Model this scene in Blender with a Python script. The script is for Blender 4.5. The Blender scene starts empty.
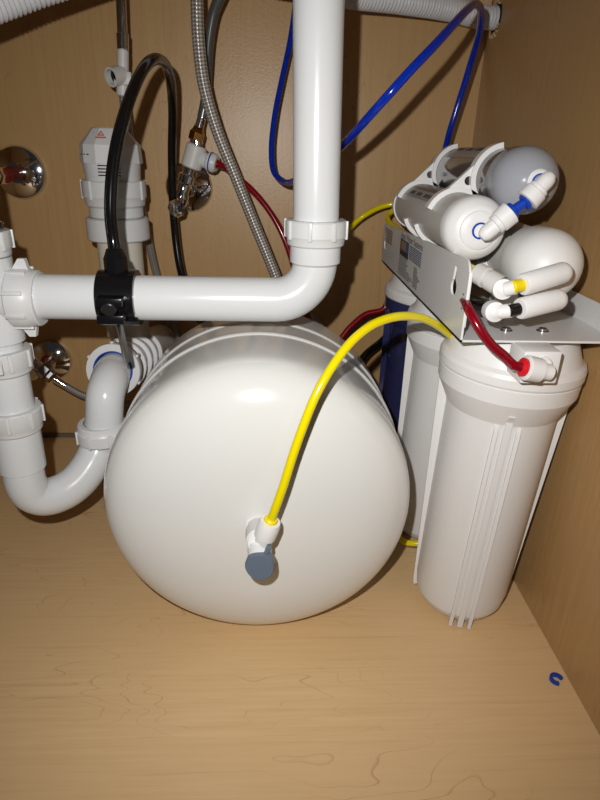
import bpy, bmesh, math, random
from math import sin, cos, pi, radians, sqrt, atan2
from mathutils import Vector as V, Matrix

random.seed(4)
sc = bpy.context.scene
COL = sc.collection

# ---------------------------------------------------------------- camera, world, light, exposure
FPX = 580.0
PITCH, YAW, ROLL, CAMZ = radians(23.3), radians(2.9), radians(1.45), 0.405
R0 = V((cos(YAW), -sin(YAW), 0)); F0 = V((sin(YAW), cos(YAW), 0)); ZUP = V((0, 0, 1))
FWD = F0 * cos(PITCH) - ZUP * sin(PITCH)
UP0 = F0 * sin(PITCH) + ZUP * cos(PITCH)
RT = R0 * cos(ROLL) + UP0 * sin(ROLL)
UP = UP0 * cos(ROLL) - R0 * sin(ROLL)
CAM = V((0, 0, CAMZ))
cd = bpy.data.cameras.new('camera'); cam = bpy.data.objects.new('camera', cd); COL.objects.link(cam)
cd.sensor_fit = 'VERTICAL'; cd.sensor_height = 24.0; cd.lens = 24.0 * FPX / 800.0
cd.clip_start = 0.01; cd.clip_end = 50
cam.matrix_world = Matrix(((RT.x, UP.x, -FWD.x, 0), (RT.y, UP.y, -FWD.y, 0), (RT.z, UP.z, -FWD.z, CAMZ), (0, 0, 0, 1)))
sc.camera = cam

w = bpy.data.worlds.new('World'); sc.world = w; w.use_nodes = True
w.node_tree.nodes['Background'].inputs[0].default_value = (0.80, 0.86, 1.0, 1)
w.node_tree.nodes['Background'].inputs[1].default_value = 0.022

# the phone's flash, a few centimetres up and left of its lens
ld = bpy.data.lights.new('phone_flash', 'SPOT'); ld.energy = 9.2; ld.shadow_soft_size = 0.0035
ld.spot_size = radians(118); ld.spot_blend = 1.0; ld.color = (1.0, 0.98, 0.95)
lo = bpy.data.objects.new('phone_flash', ld); COL.objects.link(lo)
lo.matrix_world = cam.matrix_world.copy(); lo.location = CAM + RT * -0.026 + UP * 0.034

sc.view_settings.view_transform = 'Standard'; sc.view_settings.look = 'None'
sc.view_settings.gamma = 1.0; sc.view_settings.use_curve_mapping = False
sc.view_settings.exposure = 0.0


def at(x, y, Y):
    """point on the vertical plane at depth Y that the photograph shows at pixel x, y"""
    d = FWD + RT * ((x - 300) / FPX) - UP * ((y - 400) / FPX)
    return CAM + d * (Y / d.y)


def atz(x, y, z):
    d = FWD + RT * ((x - 300) / FPX) - UP * ((y - 400) / FPX)
    return CAM + d * ((z - CAMZ) / d.z)


def px(p):
    """size of one pixel, in metres, at point p"""
    return (p - CAM).dot(FWD) / FPX


# ---------------------------------------------------------------- materials
def srgb(r, g, b):
    f = lambda c: (c / 255 / 12.92) if c <= 10 else ((c / 255 + 0.055) / 1.055) ** 2.4
    return (f(r), f(g), f(b), 1)


def mat(name, col, rough=0.4, metal=0.0, spec=0.5, coat=0.0, trans=0.0, bump=0.0, bscale=400.0, vary=0.0, ior=1.45):
    m = bpy.data.materials.new(name); m.use_nodes = True
    nt = m.node_tree; b = nt.nodes['Principled BSDF']
    b.inputs['Base Color'].default_value = col
    b.inputs['Roughness'].default_value = rough; b.inputs['Metallic'].default_value = metal
    b.inputs['Specular IOR Level'].default_value = spec; b.inputs['Coat Weight'].default_value = coat
    b.inputs['Transmission Weight'].default_value = trans; b.inputs['IOR'].default_value = ior
    tc = nt.nodes.new('ShaderNodeTexCoord')
    no = nt.nodes.new('ShaderNodeTexNoise'); no.inputs['Scale'].default_value = bscale
    nt.links.new(tc.outputs['Object'], no.inputs['Vector'])
    if vary:
        n2 = nt.nodes.new('ShaderNodeTexNoise'); n2.inputs['Scale'].default_value = 25; n2.inputs['Detail'].default_value = 4
        nt.links.new(tc.outputs['Object'], n2.inputs['Vector'])
        mx = nt.nodes.new('ShaderNodeMix'); mx.data_type = 'RGBA'
        mx.inputs[6].default_value = col; mx.inputs[7].default_value = tuple(c * (1 - vary) for c in col[:3]) + (1,)
        nt.links.new(n2.outputs['Fac'], mx.inputs[0]); nt.links.new(mx.outputs[2], b.inputs['Base Color'])
    if bump:
        bp = nt.nodes.new('ShaderNodeBump'); bp.inputs['Strength'].default_value = bump; bp.inputs['Distance'].default_value = 0.0005
        nt.links.new(no.outputs['Fac'], bp.inputs['Height']); nt.links.new(bp.outputs['Normal'], b.inputs['Normal'])
    return m


def wood(name, axis, base, dark, line):
    """maple laminate, grain running along one world axis"""
    m = bpy.data.materials.new(name); m.use_nodes = True
    nt = m.node_tree; L = nt.links; b = nt.nodes['Principled BSDF']
    tc = nt.nodes.new('ShaderNodeTexCoord')

    def mapping(long, across):
        mp = nt.nodes.new('ShaderNodeMapping'); s = [across] * 3; s[axis] = long
        mp.inputs['Scale'].default_value = s; L.new(tc.outputs['Object'], mp.inputs['Vector']); return mp

    def noise(mp, scale, detail, dist=0.0, rough=0.5):
        n = nt.nodes.new('ShaderNodeTexNoise'); n.inputs['Scale'].default_value = scale; n.inputs['Detail'].default_value = detail
        n.inputs['Distortion'].default_value = dist; n.inputs['Roughness'].default_value = rough
        L.new(mp.outputs[0], n.inputs['Vector']); return n

    def ramp(src, a, c0, z, c1):
        r = nt.nodes.new('ShaderNodeValToRGB'); r.color_ramp.elements[0].position = a; r.color_ramp.elements[0].color = c0
        r.color_ramp.elements[1].position = z; r.color_ramp.elements[1].color = c1
        L.new(src, r.inputs[0]); return r

    def mixc(fac, a, bb, f=None):
        x = nt.nodes.new('ShaderNodeMix'); x.data_type = 'RGBA'
        if f is not None: x.inputs[0].default_value = f
        else: L.new(fac, x.inputs[0])
        for s, i in ((a, 6), (bb, 7)):
            if isinstance(s, tuple): x.inputs[i].default_value = s
            else: L.new(s, x.inputs[i])
        return x
    fine = noise(mapping(6, 160), 1.6, 6, 0.2, 0.6)
    broad = noise(mapping(1.6, 14), 1.2, 4, 0.4)
    f1 = ramp(fine.outputs['Fac'], 0.30, (1, 1, 1, 1), 0.74, (0, 0, 0, 1))
    c1 = mixc(f1.outputs[0], dark, base)
    b1 = ramp(broad.outputs['Fac'], 0.35, (0, 0, 0, 1), 0.70, (1, 1, 1, 1))
    c2 = mixc(b1.outputs[0], c1.outputs[2], tuple(0.5 * (x + y) for x, y in zip(base, dark)))
    # flame figure: contour lines of a stretched noise field
    field = noise(mapping(2.4, 11.0), 1.5, 3.0, 0.45)
    mul = nt.nodes.new('ShaderNodeMath'); mul.operation = 'MULTIPLY'; mul.inputs[1].default_value = 15.0
    L.new(field.outputs['Fac'], mul.inputs[0])
    fr = nt.nodes.new('ShaderNodeMath'); fr.operation = 'FRACT'; L.new(mul.outputs[0], fr.inputs[0])
    ln = ramp(fr.outputs[0], 0.0, (1, 1, 1, 1), 0.07, (0, 0, 0, 1))
    gate = noise(mapping(3, 10), 1.1, 1)
    gr = ramp(gate.outputs['Fac'], 0.44, (0, 0, 0, 1), 0.60, (0.55, 0.55, 0.55, 1))
    g = nt.nodes.new('ShaderNodeMath'); g.operation = 'MULTIPLY'
    L.new(ln.outputs[0], g.inputs[0]); L.new(gr.outputs[0], g.inputs[1])
    c3 = mixc(g.outputs[0], c2.outputs[2], line)
    st = noise(mapping(7, 330), 1.0, 3, 0.1)
    s1 = ramp(st.outputs['Fac'], 0.60, (0, 0, 0, 1), 0.80, (0.26, 0.26, 0.26, 1))
    c4 = mixc(s1.outputs[0], c3.outputs[2], line)
    L.new(c4.outputs[2], b.inputs['Base Color'])
    b.inputs['Roughness'].default_value = 0.36; b.inputs['Specular IOR Level'].default_value = 0.45
    bp = nt.nodes.new('ShaderNodeBump'); bp.inputs['Strength'].default_value = 0.22; bp.inputs['Distance'].default_value = 0.0006
    pn = nt.nodes.new('ShaderNodeTexNoise'); pn.inputs['Scale'].default_value = 420; L.new(tc.outputs['Object'], pn.inputs['Vector'])
    L.new(pn.outputs['Fac'], bp.inputs['Height']); L.new(bp.outputs['Normal'], b.inputs['Normal'])
    return m


def braid(name, light, dark, nu, nv, metal=0.4):
    """woven sleeve in the tube's own u (around) and v (metres along)"""
    m = bpy.data.materials.new(name); m.use_nodes = True
    nt = m.node_tree; L = nt.links; b = nt.nodes['Principled BSDF']
    uv = nt.nodes.new('ShaderNodeUVMap'); uv.uv_map = 'UVMap'
    sp = nt.nodes.new('ShaderNodeSeparateXYZ'); L.new(uv.outputs[0], sp.inputs[0])

    def mth(op, a, c):
        n = nt.nodes.new('ShaderNodeMath'); n.operation = op
        for i, s in enumerate((a, c)):
            if s is None: continue
            if isinstance(s, (int, float)): n.inputs[i].default_value = s
            else: L.new(s, n.inputs[i])
        return n.outputs[0]
    u = mth('MULTIPLY', sp.outputs[0], nu * 2 * pi); v = mth('MULTIPLY', sp.outputs[1], nv * 2 * pi)
    a = mth('SINE', mth('ADD', u, v), None); c = mth('SINE', mth('SUBTRACT', u, v), None)
    h = mth('ADD', mth('MULTIPLY', mth('MULTIPLY', a, c), 0.5), 0.5)
    mx = nt.nodes.new('ShaderNodeMix'); mx.data_type = 'RGBA'; L.new(h, mx.inputs[0])
    mx.inputs[6].default_value = dark; mx.inputs[7].default_value = light
    L.new(mx.outputs[2], b.inputs['Base Color'])
    b.inputs['Metallic'].default_value = metal; b.inputs['Roughness'].default_value = 0.35
    bp = nt.nodes.new('ShaderNodeBump'); bp.inputs['Strength'].default_value = 0.8; bp.inputs['Distance'].default_value = 0.0006
    L.new(h, bp.inputs['Height']); L.new(bp.outputs['Normal'], b.inputs['Normal'])
    return m


M = {}
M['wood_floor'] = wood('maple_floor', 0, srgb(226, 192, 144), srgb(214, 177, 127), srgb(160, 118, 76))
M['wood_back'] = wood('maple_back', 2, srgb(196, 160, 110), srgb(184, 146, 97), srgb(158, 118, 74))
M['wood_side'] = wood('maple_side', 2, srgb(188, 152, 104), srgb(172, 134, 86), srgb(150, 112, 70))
M['raw_wood'] = mat('raw_wood', srgb(214, 182, 138), 0.8, bump=0.8, bscale=300, vary=0.25)
M['pvc'] = mat('white_pvc', srgb(214, 216, 217), 0.20, spec=0.5, bump=0.05, bscale=120, vary=0.03)
M['pvc_matte'] = mat('white_nut_plastic', srgb(212, 213, 213), 0.36, bump=0.12, bscale=500, vary=0.04)
M['pvc_grey'] = mat('grey_white_plastic', srgb(206, 204, 200), 0.40, bump=0.1, vary=0.05)
M['pvc_cream'] = mat('cream_pvc', srgb(214, 208, 194), 0.38, bump=0.1, vary=0.05)
M['corrugated'] = mat('corrugated_grey_plastic', srgb(214, 214, 216), 0.42, bump=0.1)
M['tank'] = mat('tank_enamel', srgb(222, 222, 219), 0.16, spec=0.5, coat=0.35, bump=0.02, bscale=60)
M['film'] = mat('clear_edge_film', srgb(196, 196, 196), 0.12, spec=0.7, coat=0.5)
M['filter_white'] = mat('filter_white_plastic', srgb(226, 225, 224), 0.42, bump=0.15, bscale=700)
M['body_grey'] = mat('inline_body_plastic', srgb(196, 194, 190), 0.35)
M['powder'] = mat('powder_coated_steel', srgb(220, 220, 220), 0.30, bump=0.15, bscale=900)
M['chrome'] = mat('chrome', (0.78, 0.78, 0.80, 1), 0.07, metal=1.0)
M['steel'] = mat('steel', (0.42, 0.42, 0.43, 1), 0.28, metal=1.0)
M['gunmetal'] = mat('gunmetal', (0.06, 0.06, 0.065, 1), 0.3, metal=0.8)
M['brass'] = mat('brass', srgb(170, 128, 70), 0.25, metal=1.0)
M['black'] = mat('black_plastic', (0.006, 0.006, 0.007, 1), 0.22)
M['black_tube'] = mat('black_tubing', (0.005, 0.005, 0.005, 1), 0.14, coat=0.3)
M['hole'] = mat('dark_recess', (0.004, 0.004, 0.004, 1), 0.9)
M['blue_tube'] = mat('blue_tubing', srgb(4, 42, 158), 0.15, coat=0.4)
M['blue'] = mat('blue_plastic', srgb(14, 62, 170), 0.35)
M['yellow_tube'] = mat('yellow_tubing', srgb(226, 208, 6), 0.18, coat=0.3)
M['yellow'] = mat('yellow_plastic', srgb(235, 210, 20), 0.35)
M['red_tube'] = mat('red_tubing', srgb(124, 5, 24), 0.18, coat=0.3)
M['red'] = mat('red_plastic', srgb(205, 22, 34), 0.35)
M['maroon'] = mat('maroon_pipe', srgb(110, 26, 22), 0.3)
M['slate'] = mat('slate_plastic', srgb(96, 108, 122), 0.42, bump=0.1)
M['navy_clear'] = mat('navy_bowl_plastic', srgb(44, 50, 92), 0.08, spec=0.6, coat=0.5)
M['dome'] = mat('frosted_dome', srgb(188, 191, 199), 0.22, trans=0.35, ior=1.2)
M['smoke'] = mat('smoky_filter_body', srgb(104, 100, 98), 0.12, coat=0.4, vary=0.4)
M['brown_label'] = mat('dark_brown_print', srgb(58, 30, 28), 0.3)
M['silver_label'] = mat('silver_print', srgb(150, 146, 142), 0.3)
M['ink'] = mat('dark_ink', srgb(48, 48, 52), 0.5)
M['ink_soft'] = mat('grey_ink', srgb(122, 122, 124), 0.5)
M['ink_red'] = mat('red_ink', srgb(196, 100, 96), 0.5)
M['print_blue'] = mat('blue_print', srgb(62, 88, 146), 0.5)
M['print_slate'] = mat('slate_print', srgb(108, 116, 132), 0.5)
M['print_tan'] = mat('tan_print', srgb(150, 122, 104), 0.5)
M['gap_shade'] = mat('shadow_strip', srgb(108, 98, 88), 0.7)  # flat grey standing in for the shade of the gap behind the floor
M['braid_a'] = braid('steel_braid', srgb(214, 208, 200), srgb(92, 86, 80), 5, 150)
M['braid_b'] = braid('grey_braid', srgb(168, 164, 158), srgb(104, 100, 94), 5, 170, 0.2)
M['hose_dark'] = mat('dark_grey_hose', srgb(92, 92, 92), 0.25, metal=0.3, coat=0.3)


# ---------------------------------------------------------------- objects
WORLD = {}


def finish(bm, angle=34):
    bmesh.ops.remove_doubles(bm, verts=bm.verts, dist=1e-6)
    bmesh.ops.recalc_face_normals(bm, faces=bm.faces)
    for f in bm.faces: f.smooth = True
    lim = radians(angle)
    for e in bm.edges:
        e.smooth = not (len(e.link_faces) == 2 and e.calc_face_angle(0) > lim)


def obj(name, bm, m, parent=None, origin=None, angle=34):
    finish(bm, angle)
    if parent is not None: o0 = WORLD[parent.name]
    elif origin is not None: o0 = V(origin)
    else:
        xs = [v.co for v in bm.verts]
        o0 = V((sum(c.x for c in xs) / len(xs), sum(c.y for c in xs) / len(xs), min(c.z for c in xs)))
    for v in bm.verts: v.co -= o0
    me = bpy.data.meshes.new(name); bm.to_mesh(me); bm.free()
    me.materials.append(M[m] if isinstance(m, str) else m)
    o = bpy.data.objects.new(name, me); COL.objects.link(o)
    if parent is not None: o.parent = parent
    else: o.location = o0
    WORLD[o.name] = o0
    return o


def thing(name, label, cat, loc, group=None):
    o = bpy.data.objects.new(name, None); COL.objects.link(o); o.location = loc; o.empty_display_size = 0.02
    o['label'] = label; o['category'] = cat
    if group: o['group'] = group
    WORLD[o.name] = V(loc); return o


def tag(o, label, cat, group=None):
    o['label'] = label; o['category'] = cat
    if group: o['group'] = group
    return o


def struct(o): o['kind'] = 'structure'; return o


def basis(d):
    d = V(d).normalized()
    a = V((0, 0, 1)) if abs(d.z) < 0.9 else V((0, 1, 0))
    u = d.cross(a).normalized(); return u, d.cross(u).normalized(), d


def revolve(bm, o, d, prof, seg=32, phase=0.0):
    """prof: list of (radius, distance along d)"""
    o = V(o); u, v, d = basis(d); rings = []
    for r, h in prof:
        if r < 1e-6: rings.append([bm.verts.new(o + d * h)])
        else: rings.append([bm.verts.new(o + d * h + u * (r * cos(phase + 2 * pi * i / seg)) + v * (r * sin(phase + 2 * pi * i / seg))) for i in range(seg)])
    for a, b in zip(rings, rings[1:]):
        for i in range(seg):
            j = (i + 1) % seg
            if len(a) == 1 and len(b) == 1: continue
            if len(a) == 1: bm.faces.new((a[0], b[i], b[j]))
            elif len(b) == 1: bm.faces.new((a[i], a[j], b[0]))
            else: bm.faces.new((a[i], a[j], b[j], b[i]))
    return bm


def cyl(bm, a, b, r, r2=None, seg=24, bev=None):
    a, b = V(a), V(b); L = (b - a).length; r2 = r if r2 is None else r2
    e = min(r, r2) * 0.12 if bev is None else bev
    return revolve(bm, a, b - a, [(0, 0), (r - e, 0), (r, e), (r2, L - e), (r2 - e, L), (0, L)], seg)


def box(bm, c, sx, sy, sz, ax=None, bev=0.0):
    """box with half axes; ax = (ex, ey, ez) unit vectors"""
    ex, ey, ez = ax or (V((1, 0, 0)), V((0, 1, 0)), V((0, 0, 1)))
    c = V(c); mt = Matrix((((ex * sx).x, (ey * sy).x, (ez * sz).x, c.x), ((ex * sx).y, (ey * sy).y, (ez * sz).y, c.y),
                           ((ex * sx).z, (ey * sy).z, (ez * sz).z, c.z), (0, 0, 0, 1)))
    r = bmesh.ops.create_cube(bm, size=1.0, matrix=mt)
    if bev:
        es = list({e for v in r['verts'] for e in v.link_edges})
        bmesh.ops.bevel(bm, geom=es, offset=bev, segments=2, affect='EDGES', profile=0.5)
    return bm


def spline(pts, step=0.004):
    P = [V(p) for p in pts]; P = [P[0] * 2 - P[1]] + P + [P[-1] * 2 - P[-2]]; out = []
    for i in range(1, len(P) - 2):
        p0, p1, p2, p3 = P[i - 1:i + 3]
        # centripetal Catmull-Rom
        t0 = 0; t1 = t0 + sqrt((p1 - p0).length) + 1e-9; t2 = t1 + sqrt((p2 - p1).length) + 1e-9; t3 = t2 + sqrt((p3 - p2).length) + 1e-9
        n = max(2, int((p2 - p1).length / step))
        for k in range(n):
            t = t1 + (t2 - t1) * k / n
            A1 = p0 * ((t1 - t) / (t1 - t0)) + p1 * ((t - t0) / (t1 - t0)); A2 = p1 * ((t2 - t) / (t2 - t1)) + p2 * ((t - t1) / (t2 - t1))
            A3 = p2 * ((t3 - t) / (t3 - t2)) + p3 * ((t - t2) / (t3 - t2))
            B1 = A1 * ((t2 - t) / (t2 - t0)) + A2 * ((t - t0) / (t2 - t0)); B2 = A2 * ((t3 - t) / (t3 - t1)) + A3 * ((t - t1) / (t3 - t1))
            out.append(B1 * ((t2 - t) / (t2 - t1)) + B2 * ((t - t1) / (t2 - t1)))
    out.append(P[-2]); return out


def tube(bm, pts, r, seg=16, step=0.004, rf=None, smooth=True, caps=True):
    C = spline(pts, step) if smooth else [V(p) for p in pts]
    T = [(C[min(i + 1, len(C) - 1)] - C[max(i - 1, 0)]).normalized() for i in range(len(C))]
    u = basis(T[0])[0]; rings = []; s = 0; S = []
    for i, (c, t) in enumerate(zip(C, T)):
        if i: s += (c - C[i - 1]).length
        u = (u - t * u.dot(t)).normalized(); v = t.cross(u); rr = rf(s) if rf else r
        rings.append([bm.verts.new(c + u * (rr * cos(2 * pi * k / seg)) + v * (rr * sin(2 * pi * k / seg))) for k in range(seg)]); S.append(s)
    uvl = bm.loops.layers.uv.new('UVMap')
    for i in range(len(rings) - 1):
        a, b = rings[i], rings[i + 1]
        for k in range(seg):
            j = (k + 1) % seg; f = bm.faces.new((a[k], a[j], b[j], b[k]))
            for lp, q in zip(f.loops, ((k, S[i]), (k + 1, S[i]), (k + 1, S[i + 1]), (k, S[i + 1]))): lp[uvl].uv = (q[0] / seg, q[1])
    if caps: bm.faces.new(rings[0][::-1]); bm.faces.new(rings[-1])
    return bm


def prism(bm, pts2, fr, t, holes=()):
    """flat sheet with holes. fr = (origin, ex, ey, en); extruded t along en"""
    o, ex, ey, en = fr; vs = []; es = []
    for loop in (pts2,) + tuple(holes):
        l = [bm.verts.new(V(o) + ex * a + ey * b) for a, b in loop]
        es += [bm.edges.new((l[i], l[(i + 1) % len(l)])) for i in range(len(l))]; vs += l
    g = bmesh.ops.triangle_fill(bm, edges=es, use_beauty=True)
    fs = [f for f in g['geom'] if isinstance(f, bmesh.types.BMFace)]
    ext = bmesh.ops.extrude_face_region(bm, geom=fs)
    bmesh.ops.translate(bm, vec=en * t, verts=[v for v in ext['geom'] if isinstance(v, bmesh.types.BMVert)])
    return bm


def arc2(cx, cy, r0, r1, a0, a1, n=22):
    o = [(cx + r1 * cos(radians(a0 + (a1 - a0) * i / n)), cy + r1 * sin(radians(a0 + (a1 - a0) * i / n))) for i in range(n + 1)]
    i_ = [(cx + r0 * cos(radians(a1 + (a0 - a1) * i / n)), cy + r0 * sin(radians(a1 + (a0 - a1) * i / n))) for i in range(n + 1)]
    return o + i_


def BM(): return bmesh.new()


X, Y, Z = V((1, 0, 0)), V((0, 1, 0)), V((0, 0, 1))

# ---------------------------------------------------------------- the cabinet
XR, YB, XL, ZT, YF = 0.2505, 0.794, -0.62, 0.76, 0.205
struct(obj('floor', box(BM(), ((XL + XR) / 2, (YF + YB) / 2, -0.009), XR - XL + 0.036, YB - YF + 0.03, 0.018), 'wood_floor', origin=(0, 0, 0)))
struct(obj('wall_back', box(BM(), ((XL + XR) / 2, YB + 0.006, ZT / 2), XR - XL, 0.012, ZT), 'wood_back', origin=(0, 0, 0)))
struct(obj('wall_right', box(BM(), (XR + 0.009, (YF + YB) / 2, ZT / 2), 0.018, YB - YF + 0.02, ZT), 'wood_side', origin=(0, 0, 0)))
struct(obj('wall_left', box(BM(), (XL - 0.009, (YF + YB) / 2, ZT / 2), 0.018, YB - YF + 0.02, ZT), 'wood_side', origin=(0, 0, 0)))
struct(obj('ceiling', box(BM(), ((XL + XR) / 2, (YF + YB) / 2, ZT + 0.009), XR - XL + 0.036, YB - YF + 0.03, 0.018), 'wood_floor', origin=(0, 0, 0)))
struct(obj('gap_shade_strip', box(BM(), ((XL + XR) / 2, YB - 0.001, 0.0035), XR - XL, 0.002, 0.007), 'gap_shade', origin=(0, 0, 0)))  # thin strip painting the shadowy gap where floor meets back wall

# ragged cut-out high in the back right corner: splintered strips and chips
hp0 = at(497, 20, 0.775)
bm = BM()
for k, (xx, wd) in enumerate(((485, 0.008), (491, 0.006), (498, 0.010))):
    c = at(xx, -18, YB - 0.004); c.x = min(c.x, XR - wd / 2 - 0.0005)
    box(bm, (c.x, YB - 0.004 - 0.001 * k, c.z + 0.012 + 0.003 * k), wd, 0.006, 0.09, bev=0.0012)
struct(obj('trim_2', bm, 'raw_wood'))
bm = BM()
prev = []
hc = V((XR, 0.765, hp0.z))
for k in range(26):
    a = radians(-150 + 11 * k); r = 0.0165 + random.uniform(-0.002, 0.003)
    c = V((XR - 0.0012, hc.y + r * cos(a), hc.z + r * sin(a)))
    if c.y > YB - 0.002: continue
    s = random.uniform(0.0015, 0.0038)
    box(bm, c, random.uniform(0.001, 0.0025), s, random.uniform(0.0015, 0.0035), (X, (Y * cos(a) + Z * sin(a)), (Z * cos(a) - Y * sin(a))))
o = struct(obj('trim_3', bm, 'raw_wood'))
bm = BM(); revolve(bm, (XR - 0.0006, hc.y, hc.z), X, [(0, 0), (0.0165, 0), (0.0165, 0.0005), (0, 0.0005)], 20)
struct(obj('trim_4', bm, 'hole'))


# ---------------------------------------------------------------- white slip-joint drain
def slip_nut(parent, c, axis, r, h, ribs=8, wings=2, phase=0.0, m='pvc_matte', name='slip_nut'):
    bm = BM(); c = V(c); u, v, d = basis(axis)
    revolve(bm, c - d * h / 2, d, [(r * 0.70, 0), (r * 0.96, 0), (r, h * 0.06), (r, h * 0.62), (r * 0.955, h * 0.70), (r * 0.93, h * 0.94), (r * 0.88, h), (r * 0.70, h)], 40)
    for k in range(ribs):
        a = phase + 2 * pi * k / ribs; e = u * cos(a) + v * sin(a); tt = d.cross(e)
        box(bm, c + e * (r + 0.0002) - d * h * 0.14, 0.0032, 0.0022, h * 0.72, (tt, e, d), bev=0.0006)
    for k in range(wings):
        a = phase + 0.35 + 2 * pi * k / max(1, wings); e = u * cos(a) + v * sin(a); tt = d.cross(e)
        # tapering wing lug
        p = [(-h * 0.30, 0), (h * 0.30, 0), (h * 0.22, 0.0085), (-h * 0.02, 0.0085)]
        prism(bm, p, (c + e * (r - 0.0012) - tt * 0.0025 - d * h * 0.1, d, e, tt), 0.005)
    return obj(name, bm, m, parent)


RP = 0.0174
YP = 0.456
vtop = at(318.5, -150, 0.466); v0 = at(318.0, 30, 0.463); v1 = at(315.5, 240, 0.461); vbot = at(315.2, 262, 0.460)
vx = (v0.x + v1.x) / 2
hR = at(284, 296.5, YP); hL = at(20, 299, YP); zh = (hR.z + hL.z) / 2 - 0.0002
drain = thing('drain_pipe', 'white drain pipe dropping from the sink and turning left above the tank', 'drain pipe', (vx, YP, zh))
bm = BM(); tube(bm, [(v1.x + (v0.x - v1.x) * (ZT - v1.z) / (v0.z - v1.z), 0.463, ZT - 0.001), (v1.x, 0.459, zh + 0.052)], RP, 36, smooth=False)
obj('tailpiece', bm, 'pvc', drain)
xe = v1.x
# elbow + horizontal arm as one bent pipe
bend = 0.030; path = [V((xe, 0.459, zh + 0.056))]
for k in range(13):
    a = radians(90 * k / 12); path.append(V((xe - bend + bend * cos(a), 0.459 - 0.003 * k / 12, zh + bend - bend * sin(a))))
path.append(V((hL.x, YP, zh)))
bm = BM(); tube(bm, path, RP, 36, smooth=False)
revolve(bm, (xe, 0.459, zh + 0.028), Z, [(RP, 0), (RP * 1.13, 0.002), (RP * 1.13, 0.024), (RP, 0.026)], 36)
obj('drain_arm', bm, 'pvc', drain)
slip_nut(drain, (xe, 0.459, zh + 0.052), (0, 0, -1), 0.0236, 0.019, 8, 0, 0.25)

# ---- left: tee, tubes, nuts, trap
lx = at(-9, 300, YP).x; LY = YP
tee = thing('drain_tee', 'white drain tee at the left edge joining the arm to the trap', 'drain fitting', (lx, LY, zh - 0.08))
bm = BM()
revolve(bm, (lx, LY, zh - 0.036), Z, [(RP, 0), (RP * 1.16, 0.0), (RP * 1.16, 0.066), (RP, 0.066)], 36)
revolve(bm, (lx + 0.008, LY, zh), X, [(RP * 1.1, 0), (RP * 1.12, 0.024), (RP, 0.024)], 36)
obj('tee_body', bm, 'pvc', tee)
slip_nut(tee, at(28, 298, YP), X, 0.0232, 0.021, 8, 2, 1.2)
slip_nut(tee, (lx, LY, zh + 0.040), (0, 0, -1), 0.0222, 0.019, 8, 0, 0.4)
bm = BM(); cyl(bm, (lx, LY, zh + 0.03), (lx, LY, ZT - 0.001), 0.0160, seg=32); obj('tailpiece', bm, 'steel', tee)
bm = BM(); revolve(bm, (lx, LY, zh + 0.051), Z, [(0.010, 0), (0.0175, 0), (0.0180, 0.003), (0.016, 0.005), (0.010, 0.005)], 32); obj('gasket', bm, 'black', tee)

trap = thing('drain_trap', 'white curved trap hanging below the tee, left of the tank', 'drain trap', (lx, LY, 0.07))
z1 = at(8, 360, LY).z; z2 = at(15, 418, LY).z; zb = at(24, 468, LY).z
bm = BM(); cyl(bm, (lx, LY, z1 - 0.012), (lx, LY, zh - 0.032), RP * 0.98, seg=36); obj('tube', bm, 'pvc', trap)
slip_nut(trap, (lx, LY, z1), (0, 0, -1), 0.0232, 0.020, 8, 2, 0.9)
bm = BM(); cyl(bm, (lx, LY, z2 - 0.012), (lx, LY, z1 - 0.006), RP * 1.06, seg=36); obj('tube', bm, 'pvc', trap)
slip_nut(trap, (lx, LY, z2), (0, 0, -1), 0.0238, 0.021, 8, 0, 0.55)
bm = BM(); revolve(bm, (lx, LY, zb), Z, [(RP, 0), (RP * 1.13, 0.0015), (RP * 1.13, z2 - zb - 0.006), (RP, z2 - zb - 0.006)], 36)
obj('sleeve', bm, 'pvc', trap)
rz = at(103, 433, 0.505)
P = [(lx, LY, zb + 0.02), (lx, LY, zb + 0.002), at(26, 483, LY), at(33, 493, LY + 0.003), at(46, 496.5, LY + 0.008), at(62, 492, LY + 0.016), at(78, 481, LY + 0.026),
     at(91, 464, LY + 0.038), at(99, 447, 0.504), at(103, 436, 0.505)]
bm = BM(); tube(bm, P, RP, 36, 0.003); obj('trap_bend', bm, 'pvc', trap)
slip_nut(trap, rz + Z * 0.003, Z, 0.0240, 0.018, 8, 2, 2.1)
ringc = at(113, 370.5, 0.546); ringb = at(160, 340, 0.785); dax = (ringb - ringc).normalized()
e1 = at(104.5, 412, 0.505)
bm = BM(); tube(bm, [rz - Z * 0.004, e1, at(105.5, 395, 0.508), at(109.5, 381, 0.521), ringc + dax * 0.004, ringc + dax * 0.03], RP, 36, 0.003)
obj('trap_arm', bm, 'pvc', trap)

# ---- ribbed connector into the wall
con = thing('drain_connector', 'ribbed white drain connector behind the trap, running into the back wall', 'drain fitting', ringc)
bm = BM(); Lc = (ringb - ringc).length - 0.004
revolve(bm, ringc, dax, [(0.0192, 0), (0.0262, 0), (0.0268, 0.002), (0.0268, 0.013), (0.0250, 0.016), (0.0182, 0.016)], 40)
for k in range(6):
    a = 2 * pi * k / 6 + 0.5; u, v, d = basis(dax); e = u * cos(a) + v * sin(a)
    box(bm, ringc + d * 0.008 + e * 0.027, 0.003, 0.003, 0.012, (d.cross(e), e, d), bev=0.0008)
obj('ring_nut', bm, 'pvc_matte', con)
bm = BM(); revolve(bm, ringc - dax * 0.0006, dax, [(0.0182, 0), (0.0194, 0), (0.0194, 0.002), (0.0182, 0.002)], 40); obj('gasket', bm, 'blue', con)
prof = [(0.0185, 0.014)]
for k in range(4):
    h = 0.024 + 0.030 * k; prof += [(0.0222, h), (0.0222, h + 0.004), (0.0262, h + 0.0045), (0.0268, h + 0.006), (0.0262, h + 0.0075), (0.0222, h + 0.008)]
prof += [(0.0222, Lc)]
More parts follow.
